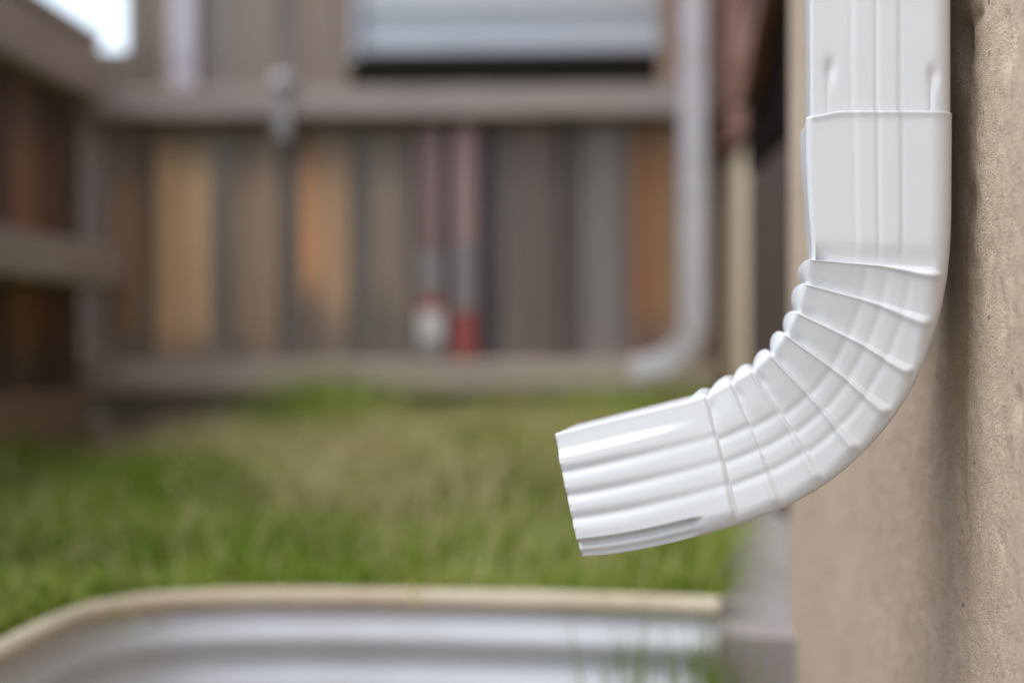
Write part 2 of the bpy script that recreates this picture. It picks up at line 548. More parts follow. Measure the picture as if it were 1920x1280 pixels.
    for bb in bs:
        pi = np.array(CREASE[7][0]) * (1 - bb) + np.array(END[0]) * bb
        xo = 1390 + (END[1][0] - 1390) * bb
        yo = np.interp(-xo, [-c[0] for c in lo_y], [c[1] for c in lo_y])
        # keep the lower edge smooth
        yo = 983 + 62.5 * (1 - (1 - bb) ** 1.55)
        def mod(u, v, tg, W, b=float(bb)):
            t = u / W; w = v / DEPTH
            wr = 0.022 + 0.025 * smoothstep(0.45, 0.88, t)
            A = 3.2 * MM * (1 - smoothstep(0.86, 0.97, t))
            rise = smoothstep(0, 1, b / wr)
            f = A * (E7 + (S7 - E7) * rise) * (1 - smoothstep(0.0, 0.75, np.array(b)) * 0.75)
            f += (0.35 + 0.5 * smoothstep(0.5, 0.85, t)) * MM * gauss(b, wr, 0.008 + 0.012 * t) * (1 - smoothstep(0.91, 0.965, t))
            gd = 0.5 + 0.75 * smoothstep(0.05, 0.95, np.array(b))
            cs = G_END
            f += groove_face(t, cs, gd * MM, 0.036)
            f -= 8.5 * MM * (1 - t) ** 1.3
            f += 0.35 * MM * smoothstep(0.1, 1, np.array(b)) * (gauss(t, 0.41, 0.05) + gauss(t, 0.595, 0.05) + gauss(t, 0.78, 0.05) + gauss(t, 0.235, 0.05))
            # upper corner folded back towards the end, lower corner with a pressed bead that dies out
            en = smoothstep(0.02, 0.7, np.array(b))
            f -= 4.0 * MM * en * (1 - smoothstep(0.13, 0.20, t))
            bead = smoothstep(0.20, 0.32, np.array(b))
            f -= bead * (5.0 * MM * smoothstep(0.845, 0.885, t) - 1.6 * MM * gauss(t, 0.93, 0.03))
            f -= bead * 1.2 * MM * gauss(t, 0.875, 0.014)
            if b > 0.985:
                f += 0.25 * MM * np.sin(t * 61) + 0.2 * MM * np.sin(t * 133 + 1)
            lob = 3.6 * MM * gauss(b, 0.05, 0.06) * np.sin(np.pi * np.clip(w, 0, 1)) ** 0.6
            crimp = 1.0 * MM * en * np.sin(w * math.pi * 5) ** 2
            g = lob - crimp
            v2 = push(v, f, tg, 0.006)
            v2 = np.where((tg == 3) & (w < 0.2), v2 - f[0] * (1 - w / 0.2), v2)
            u2 = np.where(tg == 3, u - g, u)
            return u2, v2, None
        st.append(dict(I=face(*pi), O=face(xo, yo), mod=mod, ri=0.0026, ro=0.006))
    return tube(st, 'elbow', parent, 0.0007)

# ------------------------------------------------------------------ house
XC = face(1787, 640).x
WX = XC + DEPTH * math.sin(ANG) + 0.0045            # wall plane
WEND = at_x(1480, 640, WX).y                         # where the near wall stops
RX = 0.355                                            # wall set back beyond it
FY = 3.38                                             # back fence
house = tag(empty('house', (WX + 0.3, 0.6, 0)), 'tan sand-textured stucco house wall with a set-back section, beside the white downspout', 'house')

def stucco_wall():
    ys = np.unique(np.concatenate([np.linspace(-3.0, 0.55, 12), np.linspace(0.56, 1.02, 200), np.linspace(1.03, WEND, 50)]))
    zs = np.unique(np.concatenate([np.linspace(-0.3, 0.06, 6), np.linspace(0.065, 0.60, 230), np.linspace(0.62, 2.7, 16)]))
    Y, Z = np.meshgrid(ys, zs, indexing='ij')
    d = 2.2 * MM * vnoise(Y * 11 + 3, Z * 7 + 9) + 1.1 * MM * vnoise(Y * 60, Z * 45) + 0.8 * MM * vnoise(Y * 170, Z * 150) + 0.5 * MM * vnoise(Y * 410, Z * 400)
    # trowel lip running down the wall beside the pipe (proud on the near side)
    def wy(px, py):
        p = at_x(px, py, WX); return p.y, p.z
    yl = wy(1817, 900)[0]
    edge = yl + 0.004 * vnoise(Z * 9, Z * 0 + 2.5) + 0.002 * vnoise(Z * 70, Z * 0 + 5.5)
    d += 0.8 * MM * (1 - smoothstep(-0.001, 0.003, Y - edge))
    d -= 0.6 * MM * gauss(Y, edge + 0.010, 0.011)
    # pits and tool marks
    for px, py, sy, sz, dp in ((1806, 85, 0.016, 0.012, 9), (1811, 150, 0.007, 0.006, 4), (1822, 380, 0.010, 0.011, 3.5), (1836, 30, 0.012, 0.004, 3),
                               (1893, 90, 0.0045, 0.016, 4.5), (1905, 60, 0.003, 0.012, 4), (1812, 980, 0.006, 0.009, 2.4), (1884, 590, 0.004, 0.011, 3.5),
                               (1912, 760, 0.005, 0.007, 4), (1770, 660, 0.010, 0.006, 2.5), (1862, 470, 0.003, 0.005, 2), (1880, 1020, 0.004, 0.006, 2)):
        y0, z0 = wy(px, py)
        d -= dp * MM * gauss(Y, y0 + 0.15 * (Z - z0), sy) * gauss(Z, z0, sz)
    fade = 1 - smoothstep(WEND - 0.06, WEND - 0.005, Y)
    X = WX - d * fade
    ny, nz = Y.shape
    V = np.stack([X, Y, Z], -1).reshape(-1, 3)
    faces = []
    for i in range(ny - 1):
        for j in range(nz - 1):
            a = i * nz + j
            faces.append((a, a + 1, a + nz + 1, a + nz))
    V = list(map(tuple, V)); 
    # return, top and back so the wall is a solid mass
    k = len(V); T = 0.6
    V += [(WX + T, -3.0, -0.3), (WX + T, -3.0, 2.7), (WX + T, WEND, 2.7), (WX + T, WEND, -0.3)]
    far = [(ny - 1) * nz + j for j in range(nz)]
    near = [j for j in range(nz)]
    top = [i * nz + nz - 1 for i in range(ny)]
    bot = [i * nz for i in range(ny)]
    faces += [tuple(far + [k + 2, k + 3]), tuple(list(reversed(near)) + [k, k + 1]), tuple(top + [k + 2, k + 1]), tuple(list(reversed(bot)) + [k, k + 3]), (k, k + 3, k + 2, k + 1)]
    o = mesh_obj('wall', V, faces, MAT_STUCCO, house)
    o.data.polygons.foreach_set('use_smooth', [len(p.vertices) == 4 and max(p.vertices) < k for p in o.data.polygons])
    return o
stucco_wall()

# set-back section: pale stucco pier, grey panel with a dark opening above, red-brown boards over the pier
def rxy(px): return at_x(px, 640, RX).y
y_split = rxy(1412)
box('pier', (RX, y_split, -0.2), (RX + 0.4, 6.0, CAM.z + 0.42), MAT_STUCCO_FAR, house, 0.01, 2)
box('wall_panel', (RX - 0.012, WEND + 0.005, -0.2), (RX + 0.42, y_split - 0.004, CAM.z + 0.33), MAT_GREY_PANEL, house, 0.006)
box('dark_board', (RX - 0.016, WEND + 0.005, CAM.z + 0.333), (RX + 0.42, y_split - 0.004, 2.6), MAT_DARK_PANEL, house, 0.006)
zb = CAM.z + 0.424
for i in range(9):
    box('siding_board', (RX - 0.015, y_split, zb), (RX + 0.4, 6.0, zb + 0.146), MAT_REDWOOD, house, 0.006)
    zb += 0.15
# diagonal trim where the boards meet the dark opening
bm = bmesh.new()
pa, pb = at_x(1384, 190, RX - 0.055), at_x(1430, -60, RX - 0.055)
wv = Vector((0, 0.06, 0))
vs4 = [pa - wv, pa + wv, pb + wv, pb - wv]
lo4 = [bm.verts.new(p) for p in vs4]; hi4 = [bm.verts.new(p + Vector((0.034, 0, 0))) for p in vs4]
bm.faces.new(lo4); bm.faces.new(list(reversed(hi4)))
for i in range(4): bm.faces.new((lo4[(i + 1) % 4], lo4[i], hi4[i], hi4[(i + 1) % 4]))
bmesh.ops.recalc_face_normals(bm, faces=bm.faces)
bm_obj('brace', bm, MAT_REDWOOD, house)

# ------------------------------------------------------------------ downspouts
root = empty('downspout', tuple(face(1650, 1040)))
tag(root, 'white metal downspout with a pleated elbow, fixed to the tan stucco wall', 'downspout')
pipe_o = upper_pipe(root)
elbow_o = elbow(root)
# crumbs of dried caulk on the sleeve rim
for px, s in ((1636, 1.0), (1662, 0.7), (1679, 0.8)):
    bm = bmesh.new()
    bmesh.ops.create_icosphere(bm, subdivisions=1, radius=0.0009 * s)
    for v_ in bm.verts:
        v_.co *= random.uniform(0.75, 1.25)
    c0 = face(px, 206) - DP * 0.0002
    bmesh.ops.translate(bm, verts=bm.verts, vec=c0)
    bm_obj('caulk_crumb', bm, MAT_WHITE, root, True)

# second downspout where the set-back wall meets the fence
SC2 = 0.84
tgt = at_y(1327, 716, FY - 0.22)
src = face(1787, 640)
anchor = tgt - SC2 * (src - root.location); anchor.z = tgt.z
root2 = empty('downspout', tuple(anchor))
root2.scale = (SC2, SC2, SC2)
tag(root2, 'blurred white downspout with an elbow, in front of the wooden fence by the red-brown boards', 'downspout')
for o in (pipe_o, elbow_o):
    c = o.copy(); c.parent = root2; scene.collection.objects.link(c)
    c.material_slots[0].link = 'OBJECT'; c.material_slots[0].material = MAT_GREYWHITE

# ------------------------------------------------------------------ ground, path
bas_px = [(0, 1203), (60, 1172), (120, 1145), (190, 1124), (270, 1112), (370, 1105), (500, 1102), (700, 1103), (900, 1106), (1100, 1111), (1250, 1116), (1350, 1120)]
ZR = CAM.z - 0.25                                       # rim height
rim_far = [at_z(x, y, ZR) for x, y in bas_px]
xr = rim_far[-1].x
far_y = rim_far[-1].y
# the sheet runs out from a concrete ledge, round the yard side and back to the ledge (near end out of frame)
xe = rim_far[-1].x
near_y = 0.42
q0 = rim_far[0]; tq = (rim_far[0] - rim_far[1]).normalized()
q2 = q0 + Vector((-0.165, -0.36, 0)); q1 = q0 + tq * 0.13
lx = q2.x + 0.25; ly = near_y + 0.25
rim = [Vector((x, near_y, ZR)) for x in np.linspace(xe, lx, 9)]
for an in np.linspace(0.15, 1.0, 7):
    rim.append(Vector((lx - 0.25 * math.sin(an * math.pi / 2), ly - 0.25 * math.cos(an * math.pi / 2), ZR)))
q1b = Vector((q2.x, q2.y + 0.17, ZR))
for w_ in np.linspace(0, 1, 14)[:-1]:
    rim.append(q2 * (1 - w_) ** 3 + q1b * 3 * w_ * (1 - w_) ** 2 + q1 * 3 * w_ * w_ * (1 - w_) + q0 * w_ ** 3)
rim += rim_far

# resample evenly
def resample(pts, step):
    P = [np.array(p) for p in pts]
    L = [0]
    for a, b_ in zip(P[:-1], P[1:]): L.append(L[-1] + np.linalg.norm(b_ - a))
    n_ = int(L[-1] / step)
    s = np.linspace(0, L[-1], n_)
    A = np.array(P)
    return np.stack([np.interp(s, L, A[:, i]) for i in range(3)], -1)
rp = resample(rim, 0.02)
for _ in range(3):
    rp[1:-1] = 0.25 * rp[:-2] + 0.5 * rp[1:-1] + 0.25 * rp[2:]
tan = np.gradient(rp, axis=0)
tan /= np.linalg.norm(tan, axis=1)[:, None]
nrm = np.stack([tan[:, 1], -tan[:, 0], np.zeros(len(tan))], -1)
cen = rp.mean(0)
if np.mean(np.sum(nrm * (cen - rp), 1)) < 0: nrm = -nrm          # points to the inside
def ring_tube(profile, mat, name, parent):
    """profile: list of (inward offset, height offset)"""
    V = []; n_ = len(rp); k = len(profile)
    for i in range(n_):
        for q, h in profile:
            V.append(rp[i] + nrm[i] * q + np.array((0, 0, h)))
    Fc = []
    for i in range(n_ - 1):
        for j in range(k - 1):
            a = i * k + j; c = (i + 1) * k + j
            Fc.append((a, a + 1, c + 1, c))
    o = mesh_obj(name, V, Fc, mat, parent, True)
    bm = bmesh.new(); bm.from_mesh(o.data); bmesh.ops.recalc_face_normals(bm, faces=bm.faces); bm.to_mesh(o.data); bm.free()
    return o
basin = tag(empty('metal_basin', (float(cen[0]), float(cen[1]), -0.30)), 'pale corrugated metal basin with a rounded corner and dusty beige rim, sunk in the grass', 'basin')
# corrugated sheet
prof = []
for h in np.linspace(-0.016, -0.36, 90):
    prof.append((0.006 + 0.006 * math.sin((h + 0.016) / 0.050 * 2 * math.pi - 0.6) - 0.0, h))
sheet = ring_tube(prof, MAT_STEEL, 'corrugated_side', basin)
sm = sheet.modifiers.new('sheet', 'SOLIDIFY'); sm.thickness = 0.002; sm.offset = 0
# rolled rim: a fat rounded bead
ringp = [(0.000 + 0.012 * math.cos(a), -0.010 + 0.011 * math.sin(a)) for a in np.linspace(0, 2 * math.pi, 17)]
ring_tube(ringp, MAT_RIM, 'rim', basin)
# floor of soil inside
bm = bmesh.new()
vv = [bm.verts.new((p[0], p[1], -0.30)) for p in rp]
bm.faces.new(vv)
bmesh.ops.triangulate(bm, faces=bm.faces)
bmesh.ops.recalc_face_normals(bm, faces=bm.faces)
fl = bm_obj('basin_floor', bm, MAT_SOIL, basin)
for p in fl.data.polygons:
    if p.normal.z < 0: fl.data.flip_normals(); break

# lawn sheet to the horizon with the basin cut out
bm = bmesh.new()
hole = [bm.verts.new((p[0] - nrm[i][0] * 0.004, p[1] - nrm[i][1] * 0.004, 0.0)) for i, p in enumerate(rp)]
hole += [bm.verts.new((WX + 0.1, hole[-1].co.y, 0.0)), bm.verts.new((WX + 0.1, hole[0].co.y, 0.0))]
he = [bm.edges.new((hole[i], hole[(i + 1) % len(hole)])) for i in range(len(hole))]
S = 6.0
sq = [bm.verts.new(p) for p in ((-S, -S, 0), (S, -S, 0), (S, S + 4, 0), (-S, S + 4, 0))]
se = [bm.edges.new((sq[i], sq[(i + 1) % 4])) for i in range(4)]
bmesh.ops.triangle_fill(bm, use_beauty=True, edges=he + se)
B = 600
oq = [bm.verts.new(p) for p in ((-B, -B, 0), (B, -B, 0), (B, B, 0), (-B, B, 0))]
for i in range(4):
    bm.faces.new((oq[i], oq[(i + 1) % 4], sq[(i + 1) % 4], sq[i]))
bmesh.ops.recalc_face_normals(bm, faces=bm.faces)
g = bm_obj('ground', bm, MAT_SOIL)
if sum(p.normal.z for p in g.data.polygons) < 0: g.data.flip_normals()
g['kind'] = 'structure'

# narrow concrete strip along the foot of the house
px0 = xe - 0.002
edge_y = [far_y - 0.004, far_y + 0.03, 2.25, FY - 0.3]; edge_x = [px0, px0, 0.245, 0.30]
bm = bmesh.new()
top = [bm.verts.new((x, y, 0.012)) for x, y in zip(edge_x, edge_y)] + [bm.verts.new((RX + 0.02, y, 0.012)) for y in reversed(edge_y)]
bot = [bm.verts.new((v_.co.x, v_.co.y, -0.34)) for v_ in top]
bm.faces.new(top); bm.faces.new(list(reversed(bot)))
for i in range(len(top)):
    j = (i + 1) % len(top); bm.faces.new((top[j], top[i], bot[i], bot[j]))
bmesh.ops.recalc_face_normals(bm, faces=bm.faces)
pth = bm_obj('path', bm, MAT_CONCRETE)
box('footing', (px0, -2.0, -0.34), (RX + 0.02, far_y - 0.007, -0.10), MAT_CONCRETE, house, 0.004)
pth['kind'] = 'structure'

# ------------------------------------------------------------------ back fence
fence = tag(empty('wooden_fence', tuple(at_y(700, 885, FY))), 'weathered grey and brown picket fence closing the yard behind the grass', 'fence')
GREY = lin(118, 110, 110); DGREY = lin(92, 85, 86); LGREY = lin(142, 134, 132)
# (left px, right px, top py, grey, warm, warm low py, warm high py, amount)
PK = [(92, 140, 96, lin(100, 90, 82), None, 0, 0, 0),
      (140, 176, 96, lin(92, 82, 76), None, 0, 0, 0),
      (178, 205, 96, lin(118, 108, 102), None, 0, 0, 0),
      (207, 236, 96, lin(112, 100, 90), lin(164, 124, 92), 615, 320, 0.9),
      (237, 272, -240, lin(108, 96, 86), lin(160, 122, 90), 625, 330, 0.8),
      (273, 290, -240, lin(100, 90, 82), None, 0, 0, 0),
      (291, 342, -250, lin(122, 108, 96), lin(204, 164, 124), 650, 270, 1.0),
      (343, 396, -235, lin(126, 112, 100), lin(214, 176, 136), 640, 285, 1.0),
      (397, 430, -240, lin(126, 118, 112), None, 0, 0, 0),
      (431, 474, -255, lin(120, 108, 98), lin(168, 142, 118), 640, 300, 0.7),
      (475, 521, -255, lin(126, 112, 100), lin(176, 146, 120), 650, 290, 0.8),
      (522, 560, -240, lin(110, 101, 96), None, 0, 0, 0),
      (561, 603, -245, lin(122, 106, 94), lin(204, 152, 110), 540, 285, 1.0),
      (604, 655, -240, lin(124, 110, 98), lin(186, 150, 118), 590, 290, 0.9),
      (656, 700, 164, lin(110, 101, 95), None, 0, 0, 0),
      (701, 738, 166, lin(118, 106, 96), lin(166, 144, 124), 560, 300, 0.7),
      (739, 768, 163, lin(124, 112, 102), lin(160, 138, 120), 600, 310, 0.6),
      (769, 840, 165, lin(96, 86, 82), None, 0, 0, 0),
      (841, 892, 166, lin(90, 82, 79), None, 0, 0, 0),
      (893, 944, 164, lin(86, 79, 78), None, 0, 0, 0),
      (945, 998, 166, lin(110, 98, 92), None, 0, 0, 0),
      (999, 1011, 163, lin(140, 122, 114), None, 0, 0, 0),
      (1012, 1050, 165, lin(98, 86, 80), None, 0, 0, 0),
      (1051, 1086, 166, lin(84, 74, 70), None, 0, 0, 0),
      (1087, 1118, 164, lin(118, 109, 105), None, 0, 0, 0),
      (1119, 1151, 166, lin(128, 119, 114), None, 0, 0, 0),
      (1152, 1181, 163, lin(112, 102, 98), None, 0, 0, 0),
      (1182, 1234, 165, lin(110, 90, 76), lin(142, 98, 64), 600, 255, 0.9),
      (1236, 1264, -250, lin(130, 108, 92), lin(156, 118, 82), 610, 230, 0.8),
      (1265, 1330, -250, lin(112, 92, 80), None, 0, 0, 0),
      (1331, 1400, -250, lin(100, 82, 72), None, 0, 0, 0)]
for i, (x0, x1, tp, gcol, wcol, wl, wh, am) in enumerate(PK):
    if i + 1 < len(PK): x1 = PK[i + 1][0] - 0.8
    a, c = at_y(x0, 640, FY), at_y(x1, 640, FY)
    top = at_y(x0, tp, FY).z
    zl = at_y(960, wl, FY).z; zh = at_y(960, wh, FY).z
    mt = wood('picket_wood_%d' % i, gcol, wcol, zl, zh, am)
    dy = random.uniform(-0.004, 0.004)
    box('picket', (a.x, FY + dy, 0.02), (c.x, FY + 0.018 + dy, top), mt, fence, 0.002)
MAT_RAIL = wood('rail_wood', lin(142, 130, 123), dark=0.4, axis=0)
MAT_RAIL2 = wood('low_rail_wood', lin(164, 148, 136), dark=0.45, axis=0)
xa, xb = at_y(150, 640, FY).x, at_y(1345, 640, FY).x
z1, z0 = at_y(700, 172, FY).z, at_y(700, 228, FY).z
box('rail', (xa, FY - 0.075, z0), (xb, FY - 0.006, z1), MAT_RAIL, fence, 0.004)
z1, z0 = at_y(700, 674, FY).z, at_y(700, 736, FY).z
box('rail', (xa, FY - 0.045, z0), (xb, FY - 0.006, z1), MAT_RAIL2, fence, 0.004)
box('kickboard', (xa, FY - 0.030, 0.0), (xb, FY - 0.006, at_y(700, 800, FY).z), wood('kick_wood', lin(140, 116, 98), dark=0.7, axis=0), fence, 0.004)

# ------------------------------------------------------------------ side fence on the left
LX = at_y(160, 640, FY).x
sf = tag(empty('wooden_fence', (LX, FY - 0.5, 0)), 'low brown side fence with a broad top board, meeting the picket fence at the corner', 'fence')
ztop = at_x(187, 90, LX).z - 0.033
yy = FY - 0.03; k = 0
while yy > 0.2:
    w = 0.135 + random.uniform(-0.01, 0.01)
    gcol = [lin(96, 80, 70), lin(82, 68, 60), lin(104, 86, 76), lin(88, 73, 64)][k % 4]  # browns darkened to put the shade under the top board into the colour
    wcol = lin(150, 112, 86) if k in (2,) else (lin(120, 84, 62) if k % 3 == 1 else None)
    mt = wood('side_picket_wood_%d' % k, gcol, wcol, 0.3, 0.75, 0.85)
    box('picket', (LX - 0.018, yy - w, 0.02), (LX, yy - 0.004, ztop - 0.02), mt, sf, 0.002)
    yy -= w; k += 1
MAT_CAP = wood('cap_wood', lin(160, 145, 134), dark=0.7, axis=1)
box('top_board', (LX + 0.004, 0.2, ztop - 0.125), (LX + 0.06, FY - 0.06, ztop), MAT_CAP, sf, 0.005)
box('cap', (LX - 0.12, 0.2, ztop + 0.003), (LX + 0.065, FY - 0.06, ztop + 0.030), MAT_CAP, sf, 0.004)
zr = CAM.z + 0.215
box('rail', (LX + 0.004, 0.2, zr - 0.09), (LX + 0.12, FY - 0.06, zr), MAT_CAP, sf, 0.005)
box('kickboard', (LX + 0.004, 0.2, 0.0), (LX + 0.032, FY - 0.06, 0.19), wood('side_kick_wood', lin(142, 118, 100), dark=0.7, axis=1), sf, 0.004)

# ------------------------------------------------------------------ things at the fence
def stake(px0, px1, py_top, py_bot, yf, mat_list, label, name, group=None):
    """narrow upright board with painted bands: list of (py_from, py_to, material)"""
    a, c = at_y(px0, 640, yf), at_y(px1, 640, yf)
    root = tag(empty(name, (0.5 * (a.x + c.x), yf, at_y(px0, py_bot, yf).z)), label, 'board', group)
    for part, p0, p1, mt in mat_list:
        z1_, z0_ = at_y(px0, p0, yf).z, at_y(px0, p1, yf).z
        box(part, (a.x, yf, z0_), (c.x, yf + 0.012, z1_ - 0.0008), mt, root, 0.003, 2)
    return root
yb = FY - 0.030
MAT_PINK = paint('faded_pink_paint', lin(176, 142, 140), 0.7, 0.6, 0.1, lin(150, 122, 118))
MAT_PINK2 = paint('dull_pink_paint', lin(146, 118, 114), 0.7, 0.6, 0.1, lin(120, 104, 102))
MAT_PGREY = paint('worn_grey_paint', lin(150, 142, 140), 0.7, 0.5, 0.1, lin(120, 112, 110))
MAT_RED = paint('red_paint', lin(172, 84, 80), 0.5, 0.3, 0.1, lin(150, 80, 76))
MAT_WHT = paint('white_paint', lin(226, 216, 214), 0.5, 0.4, 0.1, lin(190, 186, 182))
s1 = stake(784, 832, 238, 668, yb, [('upper_band', 238, 470, MAT_PINK2), ('middle_band', 470, 556, MAT_PGREY), ('red_band', 556, 580, MAT_RED), ('white_tip', 580, 640, MAT_WHT), ('foot', 640, 671, MAT_PGREY)],
      'narrow dull pink board with a red-banded white lower end standing against the picket fence', 'painted_board')
s2 = stake(850, 892, 236, 668, yb, [('upper_band', 236, 455, MAT_PINK), ('middle_band', 455, 585, MAT_PGREY), ('red_tip', 585, 671, MAT_RED)],
      'narrow pale pink board with a red lower end standing against the picket fence', 'painted_board')

def bracket(px, py_top, py_bot, w, yf, mat, label, capm):
    a = at_y(px, 640, yf); zt = at_y(px, py_top, yf).z; zb_ = at_y(px, py_bot, yf).z
    root = tag(empty('fence_bracket', (a.x, yf, zb_)), label, 'bracket')
    bm = box_bm((a.x - w / 2, yf - 0.006, zb_), (a.x + w / 2, yf, zt), 0.002)
    bm_obj('strap', bm, mat, root)
    bm = bmesh.new()
    bmesh.ops.create_uvsphere(bm, u_segments=20, v_segments=10, radius=w * 0.8)
    for v_ in bm.verts: v_.co.y *= 0.55; v_.co.z *= 0.9
    bmesh.ops.translate(bm, verts=bm.verts, vec=(a.x, yf - 0.003, zt + w * 0.2))
    bm_obj('round_head', bm, capm, root, True)
bracket(531, 160, 262, 0.036, FY - 0.0755, MAT_POST, 'grey metal strap with a pale round head on the top rail of the picket fence', paint('pale_cap', lin(172, 163, 166), 0.5, 0.3))

# pale strip standing on the top rail
zt0 = at_y(340, 166, FY - 0.03).z
p_a, p_b = at_y(318, 640, FY - 0.03), at_y(370, 640, FY - 0.03)
pale = tag(empty('pale_board', (0.5 * (p_a.x + p_b.x), FY - 0.03, zt0)), 'short pale lilac-white board standing on the top rail of the picket fence', 'board')
box('face', (p_a.x, FY - 0.030, zt0), (p_b.x, FY - 0.012, at_y(340, -120, FY).z), paint('lilac_white', lin(190, 182, 190), 0.6, 0.5, 0.1, lin(176, 156, 150)), pale, 0.003, 2)
for zz in (0.06, 0.22):
    bm = bmesh.new(); bmesh.ops.create_cone(bm, cap_ends=True, segments=10, radius1=0.006, radius2=0.006, depth=0.003)
    for v_ in bm.verts: v_.co = Vector((v_.co.x, v_.co.z, v_.co.y))
    bmesh.ops.translate(bm, verts=bm.verts, vec=(0.5 * (p_a.x + p_b.x), FY - 0.0315, zt0 + zz))
    bm_obj('nail', bm, MAT_POST, pale)

# grey outbuilding beyond the low part of the fence
NY = FY + 1.15
nx0, nx1 = at_y(652, 50, NY).x, at_y(1420, 50, NY).x
nz0 = at_y(900, 97, NY).z
shed = tag(empty('outbuilding', (0.5 * (nx0 + nx1), NY + 0.8, 0)), 'blue-grey lap-sided outbuilding with a dark lower wall, seen over the fence', 'building')
box('base_wall', (nx0 - 0.02, NY + 0.06, 0.0), (nx1 - 0.05, NY + 1.9, nz0 - 0.002), paint('dark_base', lin(36, 34, 24), 0.9, 0.5, 0.2, lin(46, 43, 30)), shed)
box('core_wall', (nx0 + 0.02, NY + 0.03, nz0), (nx1 - 0.02, NY + 1.9, nz0 + 1.6), paint('core_grey', lin(150, 154, 162), 0.8, 0.4), shed)
zc = nz0
sid = [lin(172, 178, 186), lin(188, 192, 194), lin(182, 187, 196), lin(172, 178, 190)]
for i in range(10):
    mt = paint('lap_siding_%d' % i, sid[i % 4], 0.7, 0.5, 0.1, lin(140, 140, 134), scale=3)
    bm = box_bm((nx0 + 0.045, NY, zc), (nx1, NY + 0.028, zc + 0.132), 0.002)
    for v_ in bm.verts:
        if v_.co.z > zc + 0.06: v_.co.y += 0.012
        v_.co.z += 0.0
    bm_obj('siding_board', bm, mt, shed)
    zc += 0.130 + 0.004
box('corner_trim', (nx0 - 0.03, NY - 0.012, nz0), (nx0 + 0.042, NY + 0.04, zc), paint('trim_lilac', lin(170, 168, 178), 0.6, 0.3), shed, 0.003)

# ------------------------------------------------------------------ grass
def blades(name, n_, region, hfun, mat, label, wid=(0.0025, 0.006), lean=0.45, cat='grass'):
    """tapered, bent blades; region(n)->xy array; hfun(x,y)->height"""
    xy = region(n_)
    n_ = len(xy)
    h = hfun(xy[:, 0], xy[:, 1]) * rng.uniform(0.55, 1.15, n_)
    ok = h > 0.008
    xy = xy[ok]; h = h[ok]; n_ = len(h)
    az = rng.uniform(0, 2 * np.pi, n_); ln = rng.uniform(0.05, lean, n_) * h
    wdir = az + np.pi / 2 + rng.normal(0, 0.5, n_)
    w = rng.uniform(wid[0], wid[1], n_)
    sh = np.clip(0.45 + 0.55 * vnoise(xy[:, 0] * 6 + 30, xy[:, 1] * 3 + 10) + 0.7 * vnoise(xy[:, 0] * 14 + 3, xy[:, 1] * 9 + 7) + rng.normal(0, 0.18, n_), 0, 1)
    V = np.zeros((n_, 7, 3)); 
    for k, (tt, ww) in enumerate(((0, 1.0), (0.38, 0.9), (0.72, 0.6))):
        cx = xy[:, 0] + np.cos(az) * ln * tt ** 2; cy = xy[:, 1] + np.sin(az) * ln * tt ** 2
        z = h * tt
        for s, sg in ((0, -1), (1, 1)):
            V[:, 2 * k + s, 0] = cx + sg * np.cos(wdir) * w * ww * 0.5
            V[:, 2 * k + s, 1] = cy + sg * np.sin(wdir) * w * ww * 0.5
            V[:, 2 * k + s, 2] = z
    V[:, 6, 0] = xy[:, 0] + np.cos(az) * ln; V[:, 6, 1] = xy[:, 1] + np.sin(az) * ln; V[:, 6, 2] = h * (1 - 0.3 * (ln / np.maximum(h, 1e-6)) ** 2)
    base = np.arange(n_) * 7
    quads = np.concatenate([np.stack([base, base + 1, base + 3, base + 2], 1), np.stack([base + 2, base + 3, base + 5, base + 4], 1)])
    tris = np.stack([base + 4, base + 5, base + 6], 1)
    me = bpy.data.meshes.new(name)
    me.vertices.add(n_ * 7)
    me.vertices.foreach_set('co', V.reshape(-1))
    nl = quads.size + tris.size
    me.loops.add(nl)
    me.loops.foreach_set('vertex_index', np.concatenate([quads.reshape(-1), tris.reshape(-1)]).astype(np.int32))
    npol = len(quads) + len(tris)
    me.polygons.add(npol)
    me.polygons.foreach_set('loop_start', np.concatenate([np.arange(len(quads)) * 4, quads.size + np.arange(len(tris)) * 3]).astype(np.int32))
    me.update(calc_edges=True)
    at = me.attributes.new('shade', 'FLOAT', 'POINT')
    at.data.foreach_set('value', np.repeat(sh, 7).astype(np.float32))
    me.materials.append(mat)
    o = bpy.data.objects.new(name, me); link(o)
    tag(o, label, cat, None, 'stuff')
    return o

def inside_basin(x, y, grow=0.055):
    # even-odd test against the rim, grown outwards
    P = rp[:, :2] - nrm[:, :2] * grow
    c = np.zeros(len(x), bool)
    j = len(P) - 1
    for i in range(len(P)):
        xi, yi = P[i]; xj, yj = P[j]
        hit = ((yi > y) != (yj > y)) & (x < (xj - xi) * (y - yi) / (yj - yi + 1e-12) + xi)
        c ^= hit; j = i
    return c

